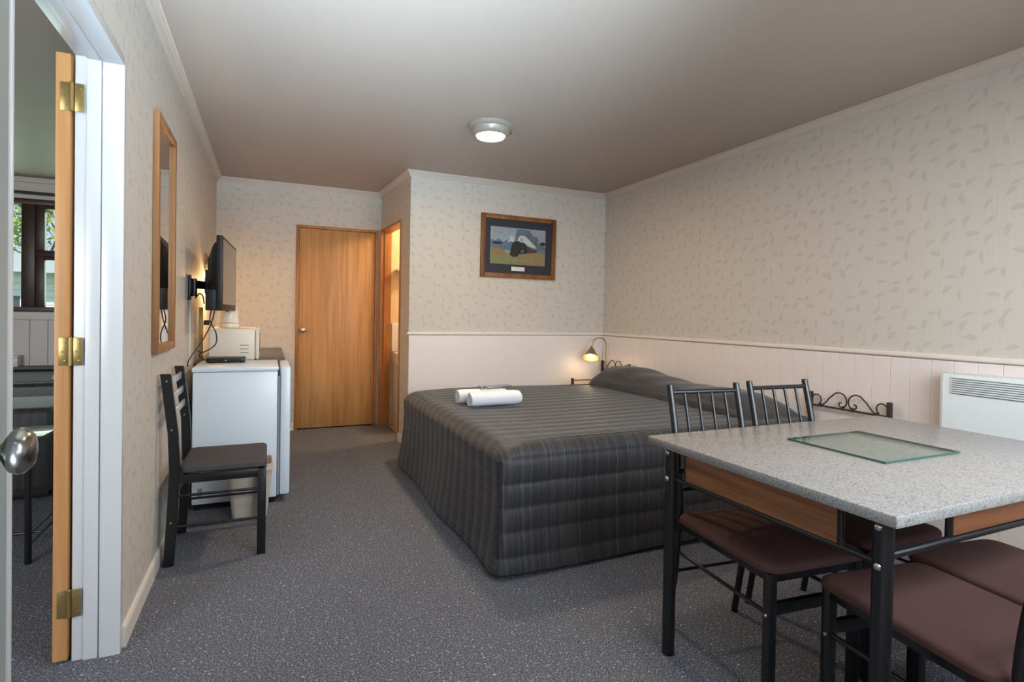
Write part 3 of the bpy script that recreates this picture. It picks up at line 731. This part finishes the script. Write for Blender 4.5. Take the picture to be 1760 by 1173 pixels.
# kitchen bench behind the fridge
bn = thing('kitchen_bench', 'low white kitchen bench with dark grey top running behind the fridge', 'bench', (.28, 4.95, 0))
box(-.275, .245, -.80, .80, .10, .775, bev=.003).build('carcass', 'bench_white', bn)
box(-.278, .285, -.805, .805, .776, .814, bev=.004).build('worktop', 'bench_grey', bn)
box(-.25, .20, -.79, .79, .0, .10).build('plinth', 'bench_grey', bn)
for i in range(3):
    d = box(.246, .264, -.79+.53*i, -.27+.53*i, .11, .765, bev=.003).build('door', 'bench_white', bn)
    MB().tube([(.264, -.32+.53*i, .66), (.285, -.32+.53*i, .66), (.285, -.32+.53*i, .56), (.264, -.32+.53*i, .56)], .005, 8).build('handle', 'nickel', d)
# microwave (door faces +X)
mw = thing('microwave_oven', 'small cream microwave oven on the bench below the television', 'microwave', (.248, 4.38, .8145))
box(-.160, .118, -.22, .22, .012, .225, bev=.008).build('body', 'microwave_cream', mw)
dr = box(.120, .145, -.22, .22, .014, .223, bev=.010).build('door', 'microwave_cream', mw)
box(.1445, .147, -.08, .19, .045, .19, bev=.001).build('window', 'screen', dr); box(.1445, .147, -.19, -.11, .03, .20, bev=.001).build('control_panel', 'seal_grey', dr)
for z in (.06, .085, .11): box(.025, .080, -.2215, -.2202, z, z+.006).build('vent_slot', 'seal_grey', mw)
for x in (-.14, .10):
    for y in (-.19, .19): MB().rod((x, y, 0), (x, y, .013), .014, 12).build('foot', 'black_plastic', mw)
# slim black media player on the fridge
mp = thing('media_player', 'slim black media player box lying on top of the fridge', 'media player', (.205, 3.985, .8305))
box(-.11, .11, -.075, .075, .003, .030, bev=.003).build('case', 'black_plastic', mp)
box(-.09, .09, -.0765, -.0748, .010, .022).build('front_panel', 'screen', mp)
MB().lathe([(0, .003), (.005, .003), (.006, 0)], (.0, -.0765, .016), 14, Matrix.Rotation(PI/2, 3, 'X')).build('button', 'chrome', mp)
for x in (-.09, .09):
    for y in (-.06, .06): MB().rod((x, y, 0), (x, y, .0035), .008, 10).build('foot', 'black_plastic', mp)
# white jug on the microwave
jg = thing('white_jug', 'white jug standing on top of the cream microwave under the wall lamp', 'jug', (.188, 4.50, 1.0397))
MB().lathe([(0, 0), (.062, 0), (.066, .004), (.066, .030), (.062, .032), (0, .032)], (0, 0, 0), 36).build('base', 'jug_white', jg)
MB().lathe([(0, .034), (.062, .034), (.064, .040), (.058, .11), (.046, .165), (.043, .166), (.05, .10), (.055, .045), (0, .042)], (0, 0, 0), 36).build('body', 'jug_white', jg)
MB().lathe([(.045, .166), (.042, .176), (.012, .182), (.010, .192), (0, .193)], (0, 0, 0), 28).build('lid', 'jug_white', jg)
MB().tube([(0, .05, .15), (0, .085, .15), (0, .095, .13), (0, .090, .08), (0, .060, .06)], .008, 10).build('handle', 'jug_white', jg)

# ------------------------------------------------------------------ television on wall arm
tv = thing('television', 'flat black television on a folding wall arm above the fridge', 'television', (.20, 4.08, 1.385))
rt = Matrix.Rotation(-math.atan2(.030, .76), 3, 'Z'); tv.rotation_euler = (0, 0, -math.atan2(.035, .76))
body = box(-.020, .014, -.385, .385, -.225, .225, bev=.006).build('bezel', 'black_plastic', tv)
box(.0142, .0150, -.362, .362, -.185, .207).build('screen', 'screen', tv, smooth=False)
m = MB(); m.loops([[(x, sy*a, sz*b+c) for sy, sz in ((-1, -1), (1, -1), (1, 1), (-1, 1))] for x, a, b, c in ((-.021, .35, .205, -.01), (-.045, .33, .185, -.015), (-.075, .26, .14, -.03), (-.085, .24, .125, -.035))])
bmesh.ops.bevel(m.bm, geom=m.bm.edges[:], offset=.006, segments=2, affect='EDGES'); m.build('rear_housing', 'black_plastic', tv)
box(-.075, -.020, -.383, -.24, -.224, -.10, bev=.004).build('speaker_box', 'black_plastic', tv)
box(.0, .010, -.06, .02, -.232, -.224, bev=.002).build('sensor', 'black_plastic', tv)
tvm = Matrix.Translation(tv.location) @ Matrix.Rotation(tv.rotation_euler.z, 4, 'Z')
def arm(mb, name, parent=None):
    mb.bm.transform(tvm.inverted() @ Matrix.Translation((0, 3.90, 1.30))); return mb.build(name, 'black_metal', parent or tv)
wp = arm(box(.0005, .014, -.05, .05, -.075, .075, bev=.002), 'wall_plate')
arm(MB().rod((.030, -.01, -.055), (.030, -.01, .055), .016, 16), 'hinge', wp); arm(box(.012, .032, -.02, .01, -.04, .04, bev=.003), 'lug', wp)
am_ = arm(MB().bar((.030, -.01, .02), (.085, .16, .02), .022, .05), 'wall_arm'); arm(MB().rod((.085, .16, -.03), (.085, .16, .07), .015, 16), 'hinge', am_)
arm(box(.078, .112, .10, .26, -.02, .12, bev=.003), 'mount_plate')
# cables
def cable(name, label, pts, r=.0035, mat='black_plastic'):
    P = [Vector(p) for p in pts]; Q = [P[0]]+P+[P[-1]]; out = []
    for i in range(1, len(Q)-2):
        for k_ in range(8):
            t_ = k_/8; a_, b_, c_, d_ = Q[i-1], Q[i], Q[i+1], Q[i+2]
            out.append(.5*((2*b_)+(c_-a_)*t_+(2*a_-5*b_+4*c_-d_)*t_**2+(3*b_-a_-3*c_+d_)*t_**3))
    out.append(P[-1]); m = MB(); m.tube(out, r, 8); return tag(m.build(name, mat), label, 'cable', 'cables hanging below the television')
cable('power_cable', 'black power cable dropping from the television to the fridge top', [(.135, 3.78, 1.168), (.125, 3.80, 1.10), (.155, 3.84, 1.02), (.150, 3.86, .95), (.09, 3.84, .905), (.06, 3.80, .915)])
cable('aerial_cable', 'thin black aerial cable looping from the television towards the wall behind the fridge', [(.150, 3.80, 1.168), (.135, 3.80, 1.09), (.10, 3.76, 1.0), (.06, 3.74, .93), (.028, 3.70, .87), (.020, 3.70, .835), (.022, 3.72, .8345)])
cable('signal_cable', 'black signal cable arching from the wall arm to the back of the television', [(.035, 3.90, 1.232), (.060, 3.87, 1.262), (.085, 3.81, 1.245), (.096, 3.765, 1.20)], .004)
cable('player_cable', 'black cable curling from the aerial cable loop to the media player', [(.075, 3.905, .905), (.06, 3.90, .88), (.085, 3.93, .85), (.094, 3.975, .852)], .003)
m = box(.0005, .010, 3.905, 3.922, .82, 1.225, bev=.002).build('cable_conduit', 'outlet_white'); tag(m, 'white vertical cable conduit on the wall below the television arm', 'conduit')
m = MB().rod((.025, 4.33, .815), (.025, 4.33, 1.18), .013, 14).build('riser_pipe', 'conduit_tan'); tag(m, 'tan vertical pipe on the wall behind the microwave', 'pipe')
ot = thing('power_outlet', 'white double power outlet with black plug on the wall behind the television', 'power outlet', (.0005, 4.62, 1.07))
box(0, .012, -.055, .055, -.035, .035, bev=.003).build('plate', 'outlet_white', ot)
box(.012, .050, .01, .045, -.018, .018, bev=.004).build('plug', 'black_plastic', ot)
for y in (-.03, -.005): box(.012, .016, y-.006, y+.006, .008, .024, bev=.001).build('switch', 'outlet_white', ot)
# wall lamp behind the television
wl = thing('wall_lamp', 'lit brass wall lamp hidden behind the television above the jug', 'lamp', (0, 4.86, 1.56))
MB().lathe([(0, .016), (.02, .016), (.042, .008), (.045, .0005), (0, .0005)], (0, 0, 0), 28, Matrix.Rotation(PI/2, 3, 'Y')).build('wall_rose', 'brass', wl)
MB().tube([(.012, 0, 0), (.06, -.02, .02), (.11, -.04, .02), (.14, -.05, -.005), (.148, -.052, -.03)], .006, 12).build('arm', 'brass', wl)
tr = Matrix.Rotation(.12, 3, 'Y')
cone_lamp(wl, Vector((.148, -.052, -.03)) - tr @ Vector((0, 0, .118)), tr)
light('wall_lamp_light', 'POINT', (.148, 4.80, 1.36), 11, (1, .58, .24), shadow_soft_size=.03)

# ------------------------------------------------------------------ mirror
mr = thing('wall_mirror', 'tall narrow mirror in a light wooden frame on the papered wall', 'mirror', (0, 2.965, 1.485))
hy, hz, fw = .237, .515, .038
for s_ in (-1, 1):
    y0, y1 = sorted((s_*hy, s_*(hy-fw))); box(.0006, .024, y0, y1, -hz, hz, bev=.004).build('frame_stile', 'mirror_wood', mr)
    z0, z1 = sorted((s_*hz, s_*(hz-fw))); box(.0006, .024, -hy+fw, hy-fw, z0, z1, bev=.004).build('frame_rail', 'mirror_wood', mr)
box(.004, .010, -hy+fw, hy-fw, -hz+fw, hz-fw).build('glass', 'mirror_glass', mr, smooth=False)

# ------------------------------------------------------------------ picture on the back wall
pc = thing('framed_picture', 'wood framed picture of a steam train hanging above the bed', 'picture', (2.595, YB, 1.803)); pc.rotation_euler = (0, math.radians(.4), 0)
hx, hz, fw = .385, .291, .042
for s_ in (-1, 1):
    x0, x1 = sorted((s_*hx, s_*(hx-fw))); box(x0, x1, -.026, -.0006, -hz, hz, bev=.004).build('frame_stile', 'picture_wood', pc)
    z0, z1 = sorted((s_*hz, s_*(hz-fw))); box(-hx+fw, hx-fw, -.026, -.0006, z0, z1, bev=.004).build('frame_rail', 'picture_wood', pc)
box(-hx+fw, hx-fw, -.012, -.003, -hz+fw, hz-fw).build('mat_board', 'mat_navy', pc, smooth=False)
PW, PH = .565, .342; px0, pz0 = -.291, -.164
m = MB(); lay = [0]
def paint(mi, pts):
    lay[0] += 1; yy = -.0126-.00012*lay[0]; m.mi = mi
    f = m.bm.faces.new([m.bm.verts.new((px0+u*PW, yy, pz0+v*PH)) for u, v in pts]); f.material_index = mi
rp = random.Random(3)
def blob(mi, u, v, ru, rv, n=12): paint(mi, [(min(.995, max(.005, u+ru*(.8+.35*rp.random())*math.cos(2*PI*i/n))), min(.995, max(.005, v+rv*(.8+.35*rp.random())*math.sin(2*PI*i/n)))) for i in range(n)])
paint(0, [(0, 0), (1, 0), (1, 1), (0, 1)])
blob(9, .88, .80, .14, .18); blob(9, .12, .88, .12, .10)
paint(2, [(0, .38), (0, .66), (.08, .62), (.15, .68), (.22, .60), (.30, .66), (.36, .78), (.43, .70), (.55, .60), (.7, .5), (1, .52), (1, .38)])
paint(1, [(.30, .58), (.35, .77), (.39, .80), (.43, .70), (.42, .60), (.36, .63)])
paint(3, [(.44, .62), (.45, .84), (.47, .97), (.58, .985), (.68, .97), (.80, .93), (.97, .72), (.99, .46), (.80, .46), (.60, .60)])
paint(1, [(.48, .66), (.50, .76), (.55, .82), (.62, .80), (.70, .70), (.80, .56), (.84, .48), (.74, .50), (.62, .58)])
blob(2, .60, .90, .10, .05); blob(0, .56, .70, .04, .05)
paint(9, [(.70, .96), (.99, .94), (.99, .62), (.88, .62), (.78, .80)])
blob(3, .80, .72, .07, .09)
paint(5, [(0, 0), (1, 0), (1, .38), (.6, .36), (.3, .30), (0, .46)])
paint(6, [(0, 0), (.55, 0), (.45, .16), (.30, .26), (.12, .26), (0, .30)])
paint(10, [(.02, .32), (.10, .44), (.22, .40), (.28, .30), (.14, .26)])
blob(4, .12, .56, .09, .04); blob(4, .95, .62, .05, .06)
paint(4, [(.345, .26), (.36, .40), (.385, .56), (.41, .62), (.46, .63), (.50, .66), (.54, .62), (.60, .62), (.63, .58), (.66, .54), (.66, .32), (.52, .30), (.48, .22), (.40, .21)])
paint(7, [(.66, .33), (.66, .52), (.73, .50), (.73, .46), (.84, .44), (.84, .36)])
paint(3, [(.55, .34), (.55, .42), (.60, .42), (.60, .34)])
m.build('print', ['sky_paint', 'snow_paint', 'hill_paint', 'smoke_paint', 'engine_paint', 'field_paint', 'meadow_paint', 'carriage_paint', 'cloud_paint', 'cloud_paint', 'ochre_paint'], pc, smooth=False)
pq = box(-.075, .060, -.0142, -.0118, -.222, -.184).build('plaque', 'plaque', pc, smooth=False)
for x0, x1, z in ((-.055, .01, -.196), (.015, .045, -.209)): box(x0, x1, -.0146, -.0141, z, z+.003).build('plaque_line', 'plaque_ink', pq, smooth=False)

# ------------------------------------------------------------------ heater on the right wall
ht = thing('panel_heater', 'white electric panel heater with slotted grille mounted on the boarded wall', 'heater', (XR-.0095, 1.21, 0))
hy, z0, z1 = .405, .45, .934
m = MB(); rings = []
for x, iy, a, b in ((-.002, .030, .02, .02), (-.03, .02, .012, .012), (-.070, .0, .0, .006), (-.085, .012, .006, .012)):
    rings.append([(x, -hy+iy, z0+a), (x, hy-iy, z0+a), (x, hy-iy, z1-b), (x, -hy+iy, z1-b)])
m.loops(rings); bmesh.ops.bevel(m.bm, geom=m.bm.edges[:], offset=.006, segments=2, affect='EDGES'); m.build('case', 'heater_white', ht)
box(-.0872, -.0853, -hy+.075, hy-.06, .824, .904).build('grille_recess', 'slot_grey', ht, smooth=False)
for i in range(8): z = .828+i*.0102; box(-.0905, -.0868, -hy+.07, hy-.055, z, z+.0062, bev=.001).build('slat', 'heater_white', ht)
box(-.088, -.0853, -hy+.02, -hy+.055, .80, .89, bev=.001).build('control_panel', 'seal_grey', ht)

# ------------------------------------------------------------------ ceiling lamp
cl = thing('ceiling_lamp', 'lit round flush ceiling lamp with grey rim above the bed', 'lamp', (1.765, 3.37, ZC), 0, 'round ceiling lamps of the room')
MB().lathe([(0, -.0005), (.150, -.0005), (.150, -.010), (.140, -.022), (.132, -.026), (0, -.026)], (0, 0, 0), 48).build('base', 'lamp_grey', cl)
MB().lathe([(.128, -.026), (.122, -.050), (.104, -.066), (.096, -.068), (.096, -.060), (.106, -.050), (.118, -.027)], (0, 0, 0), 48).build('rim', 'lamp_grey', cl)
MB().lathe([(.095, -.062), (.088, -.078), (.06, -.088), (.03, -.092), (0, -.093)], (0, 0, 0), 48).build('diffuser', 'lamp_glow', cl)
MB().lathe([(0, .012), (.008, .010), (.010, 0)], (.118, -.05, -.045), 14, Matrix.Rotation(PI/2, 3, 'Y')).build('thumb_screw', 'brass', cl)
light('ceiling_lamp_light', 'AREA', (1.765, 3.37, ZC-.096), 22, (1, .75, .48), shape='DISK', size=.18)
cl2 = copy_tree(cl); cl2.location = (1.80, 1.36, ZC); cl2['label'] = 'lit round flush ceiling lamp above the dining table'
light('table_lamp_light', 'AREA', (1.80, 1.36, ZC-.096), 7, (1, .74, .48), shape='DISK', size=.18)

# ------------------------------------------------------------------ bathroom furnishing seen through the doorway
bt = thing('bathroom_vanity', 'white bathroom basin on a small vanity seen through the wooden doorway', 'vanity', (1.905, 5.52, .006))
box(-.26, .26, -.20, .235, .0, .62, bev=.004).build('cabinet', 'bench_white', bt)
box(-.28, .28, -.22, .235, .622, .76, bev=.02).build('basin', 'porcelain', bt)
box(-.28, .28, .215, .235, .761, 1.06, bev=.003).build('upstand', 'porcelain', bt)
MB().tube([(-.18, .17, .75), (-.18, .17, .86), (-.18, .15, .88), (-.18, .09, .87)], .010, 12).build('tap', 'chrome', bt)
sf = thing('bathroom_shelf', 'narrow pale bathroom shelf on the tiled wall above the basin', 'shelf', (1.95, YD-.012, 1.60))
box(-.30, .30, -.13, -.0005, 0, .02, bev=.003).build('board', 'bench_white', sf)
for x in (-.2, .2): box(x-.008, x+.008, -.11, -.0005, -.07, -.0005, bev=.002).build('bracket', 'bench_white', sf)
bl = thing('bathroom_light', 'small round lit ceiling light inside the bathroom', 'lamp', (2.3, 5.25, ZC))
MB().lathe([(0, -.0005), (.12, -.0005), (.12, -.02), (.10, -.05), (0, -.06)], (0, 0, 0), 32).build('diffuser', 'lamp_glow', bl)
light('bathroom_lamp_light', 'POINT', (2.3, 5.25, 2.2), 46, (1, .74, .44), shadow_soft_size=.08)

# ------------------------------------------------------------------ next room furnishing
def simple_bed(name, label, x0, x1, y0, y1, zt, throw_y):
    b = thing(name, label, 'bed', ((x0+x1)/2, (y0+y1)/2, 0)); hx, hy = (x1-x0)/2, (y1-y0)/2
    box(-hx+.03, hx-.03, -hy+.03, hy-.03, .02, zt-.22, bev=.02).build('base', 'black_throw', b)
    box(-hx+.01, hx-.01, -hy+.01, hy-.01, zt-.215, zt-.012, bev=.03).build('mattress', 'towel', b)
    m = MB(); m.box(-hx, hx, -hy, hy, .05, zt, bev=.045, seg=4); m.build('bedspread', 'spread', b)
    m = MB(); m.box(-hx-.006, hx+.006, throw_y[0], throw_y[1], zt-.12, zt+.012, bev=.02, seg=3); m.build('throw', 'grey_throw', b)
    return b
simple_bed('single_bed', 'single bed with grey throw below the brown framed window of the next room', -2.6, -.65, 5.60, 6.53, .55, (-.42, .42))
simple_bed('single_bed', 'single bed with grey throw in the next room, nearer the open doorway', -2.35, -.72, 4.12, 5.20, .56, (.02, .48))
sh = thing('bed_shelf', 'dark headboard ledge under the window of the next room', 'shelf', (-1.9, 6.645, 0))
box(-1.2, 1.2, .0, .036, .0, .57, bev=.004).build('panel', 'black_throw', sh); box(-1.2, 1.2, -.10, .040, .572, .600, bev=.004).build('ledge_board', 'grey_throw', sh) 
bxo = thing('white_box', 'small white cardboard box on the dark ledge below the brown framed window', 'box', (-1.80, 6.615, .6005))
box(-.11, .11, -.055, .055, 0, .085, bev=.004).build('carton', 'outlet_white', bxo); box(-.113, .113, -.058, .058, .086, .105, bev=.003).build('lid', 'outlet_white', bxo)
m = MB(); m.loops([[(-.05, -.03, 0), (-.05, .03, 0), (-.05, 0, .07)], [(.05, -.03, 0), (.05, .03, 0), (.05, 0, .07)]]); o = m.build('tent_card', 'plaque', smooth=False)
o.location = (-1.16, 5.80, .5625); o.rotation_euler = (0, 0, 1.2); tag(o, 'small folded tent card standing on the single bed below the window', 'card')
st = thing('side_table', 'small black tube-legged side table with glossy top in the next room', 'table', (-.707, 3.312, 0))
box(-.20, .20, -.20, .20, .535, .56, bev=.004).build('top', 'screen', st)
for x in (-.175, .175):
    for y in (-.175, .175): MB().rod((x, y, 0), (x, y, .535), .013, 14).build('leg', 'black_metal', st)
for x in (-.175, .175):
    for z in (.085, .13): MB().rod((x, -.175, z), (x, .175, z), .006).build('stretcher', 'black_metal', st)
MB().rod((-.175, 0, .085), (.175, 0, .085), .006).build('cross_stretcher', 'black_metal', st)

# ------------------------------------------------------------------ outside
g = box(-40, 40, 6.83, 60, -.40, -.2).build('lawn', 'grass_green', smooth=False); g['kind'] = 'structure'
g = box(-40, 40, -30, -.05, -.40, -.12).build('forecourt', 'paving', smooth=False); g['kind'] = 'structure'
cb = thing('weatherboard_cabin', 'long low white weatherboard cabin beyond the next room window', 'building', (-5.2, 15.5, -.2))
box(-3.4, 3.4, -1.4, 1.4, 0, 2.05).build('wall', 'clapboard', cb, smooth=False)
for i in range(13): box(-3.4, 3.4, -1.425, -1.4, .06+i*.15, .06+i*.15+.135, bev=.004).build('weatherboard', 'clapboard', cb)
m = MB(); m.loops([[(-3.7, -1.75, 2.05), (-3.7, 1.75, 2.05), (-3.7, 0, 2.55)], [(3.7, -1.75, 2.05), (3.7, 1.75, 2.05), (3.7, 0, 2.55)]]); m.build('roof', 'roof_steel', cb, smooth=False)
wi = box(.15, 1.15, -1.45, -1.427, 1.12, 1.62).build('window', 'clapboard', cb, smooth=False); box(.20, 1.10, -1.456, -1.451, 1.16, 1.58).build('pane', 'dark_pane', wi, smooth=False)
wi = box(-1.7, -.6, -1.45, -1.427, 1.02, 1.72).build('window', 'clapboard', cb, smooth=False); box(-1.65, -.65, -1.456, -1.451, 1.07, 1.67).build('pane', 'dark_pane', wi, smooth=False)
def tree(label, loc, h, r, mat, seed, nl=2600):
    rnd = random.Random(seed); t = thing('tree', label, 'tree', loc, 0, 'trees beyond the cabin')
    m = MB(); m.tube([(0, 0, 0), (.1, .05, h*.35), (0, .1, h*.7), (.05, 0, h*.95)], .12, 8, radii=[.16, .12, .07, .02])
    for i in range(7):
        a = rnd.random()*6.28; z = h*(.3+.08*i); m.tube([(.05, .05, z), (math.cos(a)*r*.5, math.sin(a)*r*.5, z+.4), (math.cos(a)*r*.8, math.sin(a)*r*.8, z+.9)], .05, 6, radii=[.05, .035, .012])
    m.build('trunk', 'bark', t)
    bm = bmesh.new(); cl_ = [(rnd.uniform(-.7, .7)*r, rnd.uniform(-.7, .7)*r, h*rnd.uniform(.18, .95), r*rnd.uniform(.25, .5)) for _ in range(26)]
    for i in range(nl):
        c = cl_[i % 26]; d = Vector((rnd.gauss(0, 1), rnd.gauss(0, 1), rnd.gauss(0, 1))).normalized()*c[3]*rnd.random()**.4
        p = Vector(c[:3])+d; q = Quaternion(Vector((rnd.gauss(0, 1), rnd.gauss(0, 1), rnd.gauss(0, 1))).normalized(), rnd.random()*6.28); s_ = rnd.uniform(.05, .10)
        bm.faces.new([bm.verts.new(p + q @ Vector(v)*s_) for v in ((-1, 0, 0), (0, -.5, .1), (1, 0, 0), (0, .5, .1))])
    me = bpy.data.meshes.new('foliage'); bm.to_mesh(me); bm.free(); me.materials.append(MATS[mat]); o = bpy.data.objects.new('foliage', me); C.objects.link(o); o.parent = t; o['kind'] = 'stuff'
for lab, x, y, h, r, mt, sd in (('tall pale green tree directly behind the white cabin', -5.5, 19.6, 6.5, 1.7, 'leaf_light', 1),
                                ('dark green bushy tree behind the roof end of the cabin', -3.0, 20.2, 6.0, 1.6, 'leaf_dark', 2),
                                ('large dark green tree beyond the cabin, beside the pale one', -9.6, 20.2, 7.0, 2.0, 'leaf_dark', 3),
                                ('pale green tree standing clear of the cabin roof end', 1.3, 20.5, 6.0, 1.8, 'leaf_light', 4),
                                ('very tall dark backdrop tree far behind the white cabin', -6.4, 26.5, 9.5, 3.4, 'leaf_dark', 5)):
    tree(lab, (x, y, -.2), h, r, mt, sd)
